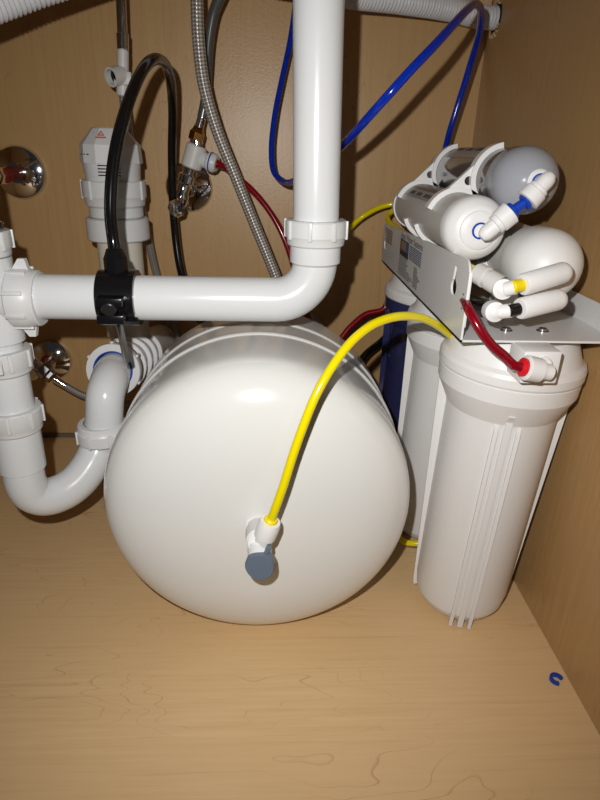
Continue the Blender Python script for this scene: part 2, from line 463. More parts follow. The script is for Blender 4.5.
bm = BM(); revolve(bm, ringc, dax, prof, 40); obj('ribbed_barrel', bm, 'corrugated', con)

# ---------------------------------------------------------------- vent valve on its standpipe
vc = at(118.2, 228, 0.653); vy = 0.653
va = thing('vent_valve', 'white air vent valve on a standpipe behind the black tube', 'vent valve', (vc.x, vy, 0.22))
zz = lambda y: at(117, y, vy).z
bm = BM(); cyl(bm, (vc.x, vy, zz(336)), (vc.x, vy, zz(232)), 0.0236, seg=36); obj('standpipe', bm, 'pvc_cream', va)
n2t, n2b, n1t, n1b = zz(217), zz(239), zz(180), zz(206)
bm = BM(); revolve(bm, (vc.x, vy, n2b), Z, [(0.024, 0), (0.0315, 0), (0.0325, 0.0012), (0.0325, n2t - n2b - 0.001), (0.031, n2t - n2b), (0.027, n2t - n2b)], 44)
obj('coupling', bm, 'pvc_matte', va)
bm = BM(); cyl(bm, (vc.x, vy, n2t - 0.002), (vc.x, vy, n1b + 0.002), 0.0278, seg=40); obj('neck', bm, 'pvc_matte', va)
slip_nut(va, (vc.x, vy, (n1t + n1b) / 2), (0, 0, -1), 0.0325, n1t - n1b, 7, 0, 0.35, name='union_nut')
zc0, zc1, zc2, zc3 = zz(178), zz(162), zz(144), zz(127)
bm = BM(); revolve(bm, (vc.x, vy, zc0 - 0.003), Z, [(0.024, 0), (0.0275, 0), (0.0288, zc1 - zc0 + 0.003), (0.024, zc1 - zc0 + 0.003)], 40); obj('skirt', bm, 'pvc_matte', va)
bm = BM()
for k in range(4):
    box(bm, (vc.x + 0.004, vy - 0.0283, zc0 + 0.0035 + 0.003 * k), 0.022, 0.0012, 0.0011)
obj('vent_slot', bm, 'hole', va)['kind'] = 'stuff'
bm = BM(); revolve(bm, (vc.x, vy, zc1 - 0.001), Z, [(0.024, 0), (0.0312, 0), (0.0309, 0.003), (0.0300, zc2 - zc1), (0.0175, zc3 - zc1 - 0.001), (0.0155, zc3 - zc1), (0, zc3 - zc1)], 12, 0.26)
obj('cap', bm, 'pvc_matte', va, angle=14)
# warning triangle and small lettering printed on the cap
sl = V((0, -(zc3 - zc2), 0.0135)).normalized()      # outward normal of the front slope
tu = V((0, sl.z, -sl.y)).normalized()
tu = tu if tu.z > 0 else -tu
tc_ = V((vc.x - 0.0015, vy - 0.0242, (zc2 + zc3) / 2 + 0.0006)) + sl * 0.0006
bm = BM(); prism(bm, [(-0.0034, -0.0022), (0.0034, -0.0022), (0, 0.0036)], (tc_, X, tu, sl), 0.0004, holes=([(-0.0018, -0.0013), (0.0018, -0.0013), (0, 0.0018)],))
box(bm, tc_ - tu * 0.0043, 0.0100, 0.0012, 0.0005, (X, tu, sl)); obj('warning_print', bm, 'ink_red', va)
bm = BM()
for k, dx in enumerate((-0.0245, -0.0205, -0.0165)):
    nx = V((dx, -sqrt(0.0302 ** 2 - dx * dx), 0)).normalized()
    box(bm, V((vc.x, vy, zc1 + 0.007)) + nx * 0.0301, 0.0024, 0.0006, 0.0011, (Z.cross(nx), nx, Z))
obj('lettering', bm, 'ink', va)['kind'] = 'stuff'

# ---------------------------------------------------------------- black drain saddle
sx0 = at(120.5, 299, YP).x
sad = thing('drain_saddle', 'black plastic saddle clamp around the horizontal drain pipe', 'clamp', (sx0, YP, zh))
W = 0.0285; ro, ri = RP + 0.0042, RP + 0.0002
bm = BM()
prism(bm, arc2(0, 0, ri, ro, 14, 208, 30), (V((sx0 - W / 2, YP, zh)), Y, Z, X), W); obj('upper_saddle', bm, 'black', sad)
bm = BM(); prism(bm, arc2(0, 0, ri, ro, 224, 366, 24), (V((sx0 - W / 2 + 0.001, YP, zh)), Y, Z, X), W); obj('lower_saddle', bm, 'black', sad)
fb = V((sx0 - 0.001, YP - ro - 0.003, zh - 0.003))
bm = BM(); box(bm, fb + Z * 0.0062, 0.020, 0.014, 0.007, bev=0.0012); obj('clamp_ear', bm, 'black', sad); bm = BM(); box(bm, fb - Z * 0.0066, 0.020, 0.014, 0.007, bev=0.0012); obj('clamp_ear', bm, 'black', sad); bm = BM()
box(bm, V((sx0 - 0.001, YP + ro + 0.003, zh)), 0.020, 0.012, 0.014, bev=0.001); obj('clamp_ear', bm, 'black', sad)
bm = BM(); cyl(bm, fb + V((0, -0.004, 0.0025)), fb + V((0, -0.008, 0.001)), 0.0056, seg=20); obj('screw', bm, 'gunmetal', sad)
bm = BM(); cyl(bm, at(118, 318, YP - 0.006), at(127, 361, YP + 0.012), 0.0030, seg=16); obj('bolt', bm, 'steel', sad, angle=50)
ft = at(114, 256, YP)
bm = BM(); revolve(bm, (sx0 - 0.001, YP, zh + RP), Z, [(0.010, 0), (0.0088, 0.002), (0.0088, 0.013), (0.0078, 0.015), (0.0060, 0.020), (0.004, 0.021)], 8, 0.2)
obj('tube_fitting', bm, 'black', sad, angle=20)
bm = BM()
tube(bm, [(sx0 - 0.001, YP, zh + RP + 0.012), (sx0 - 0.001, YP, zh + RP + 0.024), at(110.5, 215, 0.462), at(112, 175, 0.468), at(118, 138, 0.476), at(130, 98, 0.495), at(144, 68, 0.525), at(157, 59, 0.56), at(168, 70, 0.60),
          at(172.5, 105, 0.65), at(172, 160, 0.69), at(174, 220, 0.705), at(182, 275, 0.70), at(200, 320, 0.70), V((0.02, 0.70, 0.18)), at(345, 378, 0.70), at(366, 354, 0.715), at(388, 334, 0.735), V((0.19, 0.745, 0.27)), V((0.205, 0.74, 0.305)), V((0.19, 0.69, 0.318)), V((0.150, 0.60, 0.300)), at(466, 299, 0.435), at(479, 303.5, 0.394), at(490, 307, 0.378)],
     0.0046, 16)
blacktube = bm  # linked below

# ---------------------------------------------------------------- chrome supply tube, adapter and supply hoses
ay = 0.685
A = lambda x, y: at(x, y, ay)
ad = thing('feed_adapter', 'white tee adapter on the thin chrome supply tube', 'adapter', A(123.5, 95))
r6 = px(A(123, 70)) * 6.2
bm = BM(); cyl(bm, A(122.8, 96), A(123.2, 85), r6 * 1.05); cyl(bm, A(123, 86), A(123, 50), r6 * 0.92); box(bm, A(124, 79), r6 * 2.8, r6 * 2.2, r6 * 1.9, bev=0.001)
obj('body', bm, 'pvc_grey', ad)
a0, a1 = A(122, 75), A(122, 75) + V((-0.0075, -0.0105, -0.003)); dd = (a1 - a0).normalized()
bm = BM(); revolve(bm, a0, dd, [(0.0092, 0), (0.0092, 0.0152), (0.0070, 0.0152), (0.0068, 0.004), (0, 0.004)], 24); obj('side_outlet', bm, 'pvc_grey', ad)
bm = BM(); revolve(bm, a0, dd, [(0, 0.0046), (0.0066, 0.0046), (0.0066, 0.0090), (0, 0.0110)], 20); obj('outlet_shade', bm, 'hole', ad)  # black filler paints the darkness inside the open side outlet
bm = BM(); tt_ = A(117.5, -200); cyl(bm, A(123, 50), A(122.4, 33), r6 * 0.92, r6 * 0.95)
tube(bm, [A(122.4, 36), A(121, 0), A(118, -70), V((A(118, -70).x - 0.004, ay, ZT - 0.001))], r6 * 0.78, 20)
tag(obj('supply_tube', bm, 'chrome'), 'straight chrome supply tube above the white adapter', 'tube')


def escutcheon(parent, c, r, m='chrome'):
    bm = BM(); revolve(bm, V((c.x, YB, c.z)), (0, -1, 0), [(0, 0), (r, 0.0004), (r, 0.003), (r * 0.94, 0.006), (r * 0.6, 0.009), (r * 0.42, 0.014), (r * 0.38, 0.015), (0, 0.015)], 48)
    return obj('wall_flange', bm, m, parent)


# left valve
c = at(20, 172.5, YB - 0.003)
v1_ = thing('shutoff_valve', 'chrome shutoff valve with round wall flange, upper left edge', 'valve', (c.x, YB, c.z))
escutcheon(v1_, c, 0.0320)
bm = BM(); cyl(bm, (c.x, YB - 0.014, c.z), (c.x, YB - 0.052, c.z - 0.002), 0.0085); obj('stub_pipe', bm, 'maroon', v1_)
bm = BM(); b0 = V((c.x - 0.012, YB - 0.066, c.z - 0.002))
revolve(bm, (c.x - 0.004, YB - 0.046, c.z - 0.002), (-0.3, -1, 0), [(0, 0), (0.0105, 0), (0.0105, 0.010), (0.009, 0.012), (0.009, 0.026), (0, 0.026)], 6)
cyl(bm, b0 + V((0.004, -0.004, 0)), b0 + V((-0.034, -0.008, 0)), 0.0088); cyl(bm, b0 + V((0, -0.004, 0)), b0 + V((0, -0.004, 0.03)), 0.008)
obj('valve_body', bm, 'chrome', v1_, angle=25)
bm = BM(); revolve(bm, b0 + V((-0.034, -0.008, 0)), (-1, 0, 0), [(0, 0), (0.006, 0), (0.014, 0.004), (0.015, 0.008), (0.012, 0.013), (0, 0.014)], 24); obj('handle', bm, 'chrome', v1_)

# middle valve
c = at(189, 187.5, YB - 0.003)
v2_ = thing('shutoff_valve', 'chrome shutoff valve with wall flange under the white tee fitting', 'valve', (c.x, YB, c.z))
escutcheon(v2_, c, 0.0300)
vy2 = 0.722
p_lo, p_hi = at(178.5, 206, vy2), at(190, 165, vy2); ddv = (p_hi - p_lo).normalized()
bm = BM(); cyl(bm, (c.x, YB - 0.012, c.z), (c.x - 0.004, vy2, c.z - 0.006), 0.0085)
revolve(bm, p_lo, ddv, [(0, 0), (0.0075, 0.001), (0.009, 0.004), (0.009, 0.014), (0.0075, 0.017), (0.0075, 0.026), (0.0095, 0.028), (0.0095, 0.036), (0.0065, 0.038), (0.0065, 0.056), (0, 0.056)], 24)
obj('valve_body', bm, 'chrome', v2_)
bm = BM(); hh = at(177, 208, vy2 - 0.026)
cyl(bm, p_lo + ddv * 0.010, hh, 0.005); revolve(bm, hh, V((-0.15, -1, -0.2)), [(0, -0.003), (0.008, -0.002), (0.0105, 0.002), (0.0085, 0.006), (0, 0.0075)], 8)
obj('handle', bm, 'chrome', v2_, angle=20)

# white tee on the valve
t0, t1 = at(191, 167, vy2), at(197, 146, vy2); dt = (t1 - t0).normalized()
wt = thing('tee_fitting', 'small white tee fitting above the middle valve feeding the red tube', 'fitting', t0)
bm = BM(); cyl(bm, t0 - dt * 0.001, t1 + dt * 0.001, 0.0118, seg=28); obj('body', bm, 'pvc_grey', wt)
s0, s1 = at(197, 158, vy2), at(217, 164, vy2 - 0.006)
bm = BM(); revolve(bm, s0, s1 - s0, [(0, 0), (0.0085, 0), (0.0085, (s1 - s0).length - 0.012), (0.0105, (s1 - s0).length - 0.010), (0.0105, (s1 - s0).length - 0.003), (0.0085, (s1 - s0).length), (0, (s1 - s0).length)], 24); obj('push_socket', bm, 'pvc_matte', wt)
bm = BM(); u, v, d = basis(s1 - s0); cc = s1 - d * 0.007
revolve(bm, cc, d, [(0.0102, -0.0007), (0.0109, -0.0007), (0.0109, 0.0007), (0.0102, 0.0007)], 24); obj('locking_clip', bm, 'blue', wt)
bm = BM(); revolve(bm, s1 - d * 0.001, d, [(0, 0), (0.0050, 0), (0.0050, 0.0030), (0, 0.0030)], 20); obj('collet', bm, 'red_tube', wt)
redA_start = s1 + d * 0.0015
bm = BM(); tube(bm, [redA_start, s1 + d * 0.008, at(232, 173, 0.71), at(252, 190, 0.705), at(270, 212, 0.70), at(284, 238, 0.695), at(296, 275, 0.69), at(306, 312, 0.68), at(322, 340, 0.68), at(337, 341, 0.68), at(350, 327, 0.685), at(366, 314, 0.69), at(384, 308.5, 0.69), V((0.140, 0.695, 0.2545))], 0.0034, 14)
redtube1 = bm

# hose B: brass nut + dark hose going up
hb = thing('faucet_hose', 'dark grey faucet hose rising from a brass nut on the white tee', 'hose', t1)
bm = BM(); cyl(bm, t1, at(196, 139, vy2), 0.0075); cyl(bm, at(199, 128, vy2), at(203, 113, vy2), 0.0054, 0.0046); obj('ferrule', bm, 'chrome', hb)
bm = BM(); n0 = at(195.6, 141, vy2); revolve(bm, n0, at(199.5, 126, vy2) - n0, [(0, 0), (0.0078, 0), (0.0088, 0.0015), (0.0088, 0.009), (0.0072, 0.011), (0.0055, 0.016), (0, 0.016)], 6, 0.3); obj('brass_nut', bm, 'brass', hb, angle=20)
bm = BM(); e_ = at(236, -60, 0.70)
tube(bm, [at(202, 118, vy2), at(205.5, 100, 0.722), at(207, 70, 0.72), at(209, 40, 0.715), at(214, 12, 0.71), at(222, -8, 0.705), e_, V((e_.x + 0.008, 0.69, ZT - 0.002))], 0.0056, 16); obj('hose', bm, 'hose_dark', hb)

# hose A: stainless braid in front
bm = BM(); a_t = at(196, -40, 0.665)
tube(bm, [V((a_t.x - 0.002, 0.66, ZT - 0.002)), a_t, at(197, 0, 0.665), at(198.5, 40, 0.665), at(204, 85, 0.665), at(217, 130, 0.67), at(235, 175, 0.675), at(252, 218, 0.68), at(266, 252, 0.68), at(277, 280, 0.68), at(292, 330, 0.68), at(300, 390, 0.69), V((0.045, 0.71, 0.06)), V((0.075, 0.745, 0.035)), V((0.10, 0.765, 0.075)), V((0.09, 0.765, 0.14)), V((0.05, 0.77, 0.20))],
     0.0063, 20, 0.003)
tag(obj('braided_hose', bm, 'braid_a'), 'long braided steel hose curving down left of the vertical drain pipe', 'hose')

# lower valve with hose
c = at(51, 360, YB - 0.003)
v3_ = thing('shutoff_valve', 'chrome shutoff valve with wall flange, low behind the trap', 'valve', (c.x, YB, c.z))
escutcheon(v3_, c, 0.0290)
bm = BM(); cyl(bm, (c.x - 0.003, YB - 0.013, c.z), (c.x - 0.006, YB - 0.044, c.z - 0.001), 0.0078); obj('stub_pipe', bm, 'maroon', v3_)
bm = BM(); q = at(36, 364, 0.742)
revolve(bm, (c.x - 0.006, YB - 0.036, c.z), (0, -1, 0), [(0, 0), (0.012, 0), (0.012, 0.010), (0.009, 0.012), (0.009, 0.026), (0, 0.026)], 6)
cyl(bm, q, at(50, 375, 0.737), 0.0085); cyl(bm, q + V((0, 0, -0.006)), q + V((-0.012, -0.004, 0.018)), 0.0085)
obj('valve_body', bm, 'chrome', v3_, angle=25)
sh = thing('supply_hose', 'thin braided supply hose from the lower left valve up to the adapter', 'hose', at(48, 373, 0.737))
bm = BM(); n0 = at(41, 368, 0.737); revolve(bm, n0, at(55, 379, 0.735) - n0, [(0, 0), (0.0098, 0), (0.0110, 0.002), (0.0110, 0.010), (0.0085, 0.013), (0.0085, 0.017), (0, 0.017)], 6); obj('hose_nut', bm, 'steel', sh, angle=20)
bm = BM(); cyl(bm, at(54, 378.5, 0.735), at(66, 386, 0.735), 0.0058, 0.0052); obj('ferrule', bm, 'chrome', sh)
bm = BM()
tube(bm, [at(64, 385, 0.735), at(74, 391, 0.735), at(86, 396.5, 0.735), at(110, 402, 0.735), at(150, 402, 0.74), at(176, 385, 0.755), at(181, 350, 0.765), at(169, 310, 0.765), at(156, 272, 0.755), at(148, 238, 0.74), at(142, 212, 0.725), at(134, 170, 0.715), at(128, 130, 0.70), at(124.5, 104, ay), at(123.6, 94, ay)],
     0.0049, 16, 0.003); obj('hose', bm, 'braid_b', sh)

# corrugated dishwasher hose across the top
bm = BM()
pts = [(-190, 90, .44), (-120, 48, .47), (-60, 24, .50), (0, 3.5, .53), (50, -14, .55), (120, -32, .58), (220, -32, .61), (300, -18, .64), (350, -5, .69), (400, 1, .715), (450, 9, .745), (482, 17, .762)]
tube(bm, [at(*p) for p in pts] + [V((XR - 0.001, 0.765, hc.z))], 0.0115, 18, 0.00085, rf=lambda s: 0.0122 - 0.0021 * (0.5 + 0.5 * cos(2 * pi * s / 0.0040)) ** 1.5)
tag(obj('corrugated_hose', bm, 'corrugated', angle=80), 'pale grey corrugated drain hose crossing the top of the cabinet', 'hose')

# ---------------------------------------------------------------- storage tank
TR = 0.1296; TC = V((-0.0117, 0.416, TR + 0.0003)); TX = TC.x
tank = thing('pressure_tank', 'large white pressure tank lying on the cabinet floor', 'tank', (TX, 0.46, 0))
prof = []
for k in range(0, 25):
    a = radians(90 * k / 24); prof.append((TR * sin(a) ** 0.66 if k else 0, -0.048 * cos(a) ** 0.66 if k < 24 else 0))
prof += [(TR, 0.012), (TR, 0.129)]
for k in range(1, 25):
    a = radians(90 * k / 24); prof.append((TR * cos(a) if k < 24 else 0, 0.129 + 0.065 * sin(a)))
bm = BM(); revolve(bm, V((TX, 0.431, TC.z)), Y, prof, 128); obj('shell', bm, 'tank', tank, angle=60)
for k, (yy, t) in enumerate(((0.4820, 0.0016), (0.5200, 0.0013))):
    pr = [(TR - 0.001, -0.005), (TR + t * 0.5, -0.004), (TR + t, -0.002), (TR + t, 0.002), (TR + t * 0.5, 0.004), (TR - 0.001, 0.005)]
    bm = BM(); revolve(bm, V((TX, yy, TC.z)), Y, pr, 128)
    for v in bm.verts:
        if v.co.z < 0.0004: v.co.z = 0.0004
    obj('seam_ring', bm, 'tank', tank, angle=60)
# valve
vb = V((TX, 0.3835, TC.z)); vf = at(259, 541, 0.352)
bm = BM(); da = (vf - vb).normalized(); Lb = (vf - vb).length
revolve(bm, vb - da * 0.002, da, [(0, 0), (0.0100, 0), (0.0100, 0.004), (0.0085, 0.005), (0.0085, 0.013), (0.0098, 0.014), (0.0098, Lb + 0.004), (0.008, Lb + 0.006), (0, Lb + 0.006)], 28)
kc = at(260.5, 563, 0.345)
cyl(bm, at(259, 539, 0.354), at(260, 560, 0.349), 0.0092, 0.0088, 28)
valve = obj('valve', bm, 'filter_white', tank)
f0, f1 = at(261, 546, 0.352), at(270.5, 521, 0.349); df = (f1 - f0).normalized(); Lf = (f1 - f0).length
bm = BM(); revolve(bm, f0, df, [(0, 0), (0.0066, 0), (0.0070, Lf * 0.40), (0.0082, Lf * 0.42), (0.0084, Lf * 0.86), (0.0074, Lf), (0.005, Lf)], 28); obj('push_socket', bm, 'filter_white', valve)
bm = BM(); revolve(bm, f1 - df * 0.001, df, [(0, 0), (0.0050, 0), (0.0050, 0.003), (0.0042, 0.0038), (0, 0.0038)], 24); obj('collet', bm, 'yellow', valve)
kd = V((-0.10, -0.99, 0.10)).normalized()
bm = BM(); revolve(bm, kc - kd * 0.005, kd, [(0, 0), (0.0100, 0), (0.0105, 0.002), (0.0110, 0.009), (0.0100, 0.0112), (0, 0.0112)], 32)
lv = kc + V((0.0045, -0.001, 0.011)); box(bm, lv, 0.0034, 0.005, 0.0125, (V((0.93, 0, -0.36)).normalized(), Y, V((0.36, 0, 0.93)).normalized()), bev=0.0008)
obj('handle', bm, 'slate', valve)
bm = BM()
tube(bm, [f1, f1 + df * 0.012, at(283, 487, 0.348), at(293, 455, 0.350), at(304, 424, 0.353), at(316, 395, 0.358), at(332, 367, 0.366), at(352, 341, 0.378), at(374, 324, 0.390), at(398, 316.5, 0.402), at(422, 318, 0.418), at(440, 327, 0.435), at(450, 335, 0.448), at(457, 342, 0.470)], 0.0032, 18)
tag(obj('yellow_tube', bm, 'yellow_tube'), 'yellow tube arching from the tank valve to the steel bracket', 'tube')


# ---------------------------------------------------------------- reverse osmosis unit
HX, HY, HZ = 0.1835, 0.446, 0.0
BZ = 0.2835          # underside of the bracket shelf
DY = -0.018


def AT(x, y, Y): return at(x, y, Y + DY)



OBJ = obj


def housing(cx, cy, label, bowl, nribs=3, name='filter_housing', rot=-13.0):
    h = thing(name, label, 'water filter', (cx, cy, 0)); c = V((cx, cy, 0))
    TL = Matrix.Translation((cx, cy, 0.0005)) @ Matrix.Rotation(radians(2.0), 4, 'X') @ Matrix.Rotation(radians(2.0), 4, 'Y') @ Matrix.Translation((-cx, -cy, 0.003))

    def obj(name, bm, m, parent, angle=34):
        bmesh.ops.transform(bm, matrix=TL, verts=bm.verts); return OBJ(name, bm, m, parent, angle=angle)
    bm = BM(); revolve(bm, c, Z, [(0, 0.001), (0.030, 0.001), (0.0375, 0.004), (0.0412, 0.011), (0.0430, 0.024), (0.0450, 0.208), (0.0455, 0.212), (0.0538, 0.2290), (0.0552, 0.232), (0.0558, 0.2440), (0.0548, 0.245), (0.050, 0.245)], 64)
    obj('bowl', bm, bowl, h, 16)
    for q in range(4):
        a = radians(-90 + rot + 90 * q); e = V((cos(a), sin(a), 0)); t = Z.cross(e)
        if q in (0, 2):
            for k in (-1, 0, 1):
                bm = BM(); wd = 0.0050 if k == 0 else 0.0032; off = 0.0084 * k; tp = 0.222 if k == 0 else 0.211
                fr = (c + t * (off - wd / 2), e, Z, t)
                prism(bm, [(0.034, -0.001), (0.0425, -0.001), (0.0442, 0.02), (0.0472, tp - 0.006), (0.0455 if k else 0.0515, tp), (0.034, tp)], fr, wd)
                obj('rib', bm, bowl, h)
        else:
            bm = BM(); fr = (c - t * 0.0016, e, Z, t)
            prism(bm, [(0.034, 0.008), (0.0432, 0.005), (0.0445, 0.010), (0.0535, 0.229), (0.034, 0.229)], fr, 0.0032)
            obj('rib', bm, bowl, h)
    bm = BM(); revolve(bm, c, Z, [(0.050, 0.2450), (0.0562, 0.2455), (0.0568, 0.247), (0.0568, 0.2530), (0.0556, 0.2560), (0.0525, 0.2585), (0.0508, 0.2620), (0.0470, 0.2720), (0.0430, BZ - 0.0065), (0, BZ - 0.0065)], 64)
    obj('cap', bm, 'filter_white', h, 20)
    return h


SP = 0.118
hf = housing(HX, HY, 'tall white water filter housing nearest the camera, with red tube fitted', 'filter_white')
housing(HX - 0.002, HY + SP, 'middle white water filter housing behind the front one', 'filter_white')
housing(HX - 0.004, HY + 2 * SP, 'dark blue see-through filter housing with white cap, farthest back', 'navy_clear')
# port block + elbow on the front housing
bc = at(541, 368, HY - 0.081)
bm = BM(); box(bm, V((bc.x, HY - 0.068, bc.z)), 0.026, 0.026, 0.0235, bev=0.0015)
revolve(bm, V((bc.x + 0.001, HY - 0.081, bc.z + 0.003)), (0, -1, 0), [(0.0055, 0), (0.0055, 0.002), (0.0045, 0.003), (0, 0.003)], 20)
obj('port_block', bm, 'filter_white', hf)
r0, r1 = at(553, 373, HY - 0.088), at(524.5, 367.5, HY - 0.090); dr = (r1 - r0).normalized(); Lr = (r1 - r0).length
bm = BM(); revolve(bm, r0, dr, [(0, 0), (0.0038, 0.0004), (0.0055, 0.0022), (0.0055, 0.0075), (0.0064, 0.0080), (0.0064, 0.010), (0.0082, 0.0105), (0.0086, Lr - 0.001), (0.0070, Lr), (0.004, Lr)], 28)
cyl(bm, r0 + dr * 0.005, V(((r0 + dr * 0.005).x, HY - 0.080, r0.z + 0.001)), 0.0050); obj('elbow_fitting', bm, 'filter_white', hf)
bm = BM(); revolve(bm, r1 - dr * 0.0005, dr, [(0, 0), (0.0062, 0), (0.0064, 0.0025), (0.0045, 0.0040), (0, 0.0040)], 24); obj('collet', bm, 'red', hf)
def onplate(x, y):
    """where pixel x, y meets the side plate"""
    d = FWD + RT * ((x - 300) / FPX) - UP * ((y - 400) / FPX); return CAM + d * (BX / d.x)


# bracket
p_f = at(460.5, 338.5, 0.386); BX = p_f.x; YA, YE = 0.386, 0.715
br = thing('filter_bracket', 'bent white steel bracket carrying the filters, with printed side plate', 'bracket', (BX, YA, BZ))
zt_f = at(460, 261, YA).z; zt_b = zt_f - 0.012
L_ = YE - YA; rc = 0.012
out = [(0, 0), (L_ - 0.008, 0), (L_, 0.006), (L_, zt_b - BZ - 0.006), (L_ - 0.006, zt_b - BZ)]
out += [(rc - rc * sin(radians(a)), zt_f - BZ - rc + rc * cos(radians(a))) for a in range(0, 91, 15)]
# keyhole
kh = AT(453.3, 285, YA + 0.012); kpl = onplate(453.5, 287); ky = kpl.y - YA; kz = kpl.z - BZ
def keyhole(cy_, cz_):
    k = [(cy_ + 0.0068 * cos(radians(a)), cz_ + 0.0062 * sin(radians(a))) for a in range(115, 426, 20)]
    return k + [(cy_ + 0.0022, cz_ + 0.015), (cy_ - 0.0022, cz_ + 0.015)]
bm = BM(); prism(bm, out, (V((BX, YA, BZ)), Y, Z, X), 0.0016, holes=(keyhole(ky, kz), keyhole(L_ - 0.018, 0.022)))
obj('side_plate', bm, 'powder', br)
XE = XR - 0.003
bm = BM(); prism(bm, [(0, 0), (XE - BX, 0), (XE - BX, L_), (0, L_)], (V((BX, YA, BZ)), X, Y, Z), 0.0016); obj('shelf', bm, 'powder', br)
bm = BM(); prism(bm, [(0, 0), (L_, 0), (L_, 0.020), (0.03, 0.020), (0, 0.004)], (V((XE - 0.0016, YA, BZ)), Y, Z, X), 0.0016); obj('side_flange', bm, 'powder', br)
bm = BM(); box(bm, V((BX + 0.001, YA - 0.0003, BZ + 0.03)), 0.0024, 0.0012, zt_f - BZ - 0.018, bev=0.0004); obj('front_lip', bm, 'filter_white', br)
for (sx_, sy_) in ((506, 330.5), (542.5, 331), (486, 317), (528, 316)):
    c = atz(sx_, sy_, BZ + 0.0016)
    bm = BM(); revolve(bm, c, Z, [(0, 0), (0.0046, 0), (0.0046, 0.0006), (0.0032, 0.0008), (0.0032, 0.0020), (0.0026, 0.0024), (0.0014, 0.0024), (0.0014, 0.0014), (0, 0.0014)], 18); obj('screw', bm, 'steel', br)


bm = BM(); tube(bm, [r1, r1 + dr * 0.008, at(505, 356.5, 0.364), at(492, 345.5, 0.364), at(480, 330, 0.366), at(470, 312, 0.374), at(464, 300, 0.400), V((BX + 0.012, 0.45, BZ + 0.012))], 0.0033, 18)
tag(obj('red_tube', bm, 'red_tube'), 'dark red tube bending down to the front filter housing', 'tube')


# printed label on the side plate (faces -X). label frame: s = distance from the back towards the front, up
def lbl(bm, y0, y1, z0, z1, lift=0.0003):
    box(bm, V((BX - lift / 2, (y0 + y1) / 2, (z0 + z1) / 2)), lift, abs(y1 - y0), abs(z1 - z0)); return bm


def text_mesh(body, size, origin, ex, ey, en, m, name, parent, lift=0.0004):
    cu = bpy.data.curves.new('t', 'FONT'); cu.body = body; cu.size = size; cu.resolution_u = 2
    to = bpy.data.objects.new('t', cu); COL.objects.link(to); bpy.context.view_layer.update()
    me = bpy.data.meshes.new_from_object(to); bpy.data.objects.remove(to); bm = BM(); bm.from_mesh(me)
    xs = [v.co.x for v in bm.verts]; wd = max(xs) - min(xs)
    for v in bm.verts: v.co = V(origin) + ex * (v.co.x - min(xs)) + ey * v.co.y + en * lift
    return obj(name, bm, m, parent), wd


la, lb_ = onplate(401, 240), onplate(423, 250)
ly0 = 0.585; ly1 = 0.520                                   # back and front edge of the print
ly0, ly1 = max(la.y, lb_.y), min(la.y, lb_.y)
zt = zt_f - 0.0135
Wl = ly0 - ly1
lt, _w = text_mesh('Apec Water Systems', 0.0100, (0, 0, 0), X, Y, Z, 'ink', 'title_print', br)
# fit the title to the width of the printed area, along the plate
for v in lt.data.vertices:
    q = v.co + WORLD[br.name]; fx = q.x / _w; v.co = V((BX - 0.0004, ly0 - Wl * fx, zt - 0.001 + q.y * 0.9)) - WORLD[br.name]
LS = (zt - BZ - 0.004) / 0.040
bm = BM(); lbl(bm, ly0, ly0 - Wl * 0.42, zt - 0.002 * LS, zt - 0.0185 * LS); obj('photo_print', bm, 'ink', br)
bm = BM(); lbl(bm, ly0 - Wl * 0.06, ly0 - Wl * 0.30, zt - 0.003 * LS, zt - 0.0125 * LS, 0.0005); obj('photo_print', bm, 'print_tan', br)
bm = BM(); lbl(bm, ly0 - Wl * 0.30, ly0 - Wl * 0.40, zt - 0.003 * LS, zt - 0.0125 * LS, 0.0005); obj('photo_print', bm, 'print_blue', br)
bm = BM()
for k in range(7): lbl(bm, ly0 - Wl * 0.46, ly0 - Wl * 0.98, zt - (0.0030 + 0.0020 * k) * LS, zt - (0.0042 + 0.0020 * k) * LS)
obj('text_print', bm, 'print_slate', br)['kind'] = 'stuff'
bm = BM()
for k in range(9):
    zk = zt - (0.0195 + 0.0022 * k) * LS
    lbl(bm, ly0, ly0 - Wl * (0.5 if k < 5 else 0.7) * random.uniform(0.75, 1), zk, zk - 0.0010)
    lbl(bm, ly0 - Wl * 0.72, ly0 - Wl * random.uniform(0.85, 1), zk, zk - 0.0012)
obj('text_print', bm, 'ink_soft', br)['kind'] = 'stuff'
b0_, b1_ = onplate(386, 234), onplate(393, 240)
bm = BM(); yb0 = b0_.y
for k in range(6): lbl(bm, 0.70, 0.655, zt - 0.002 - 0.0026 * k, zt - 0.0036 - 0.0026 * k)
obj('text_print', bm, 'print_tan', br)['kind'] = 'stuff'
bm = BM()
for k in range(3): lbl(bm, YA + 0.0045, YA + 0.0075, BZ + 0.022 + 0.005 * k, BZ + 0.0232 + 0.005 * k + (0.002 if k == 1 else 0))
obj('text_print', bm, 'ink_soft', br)['kind'] = 'stuff'

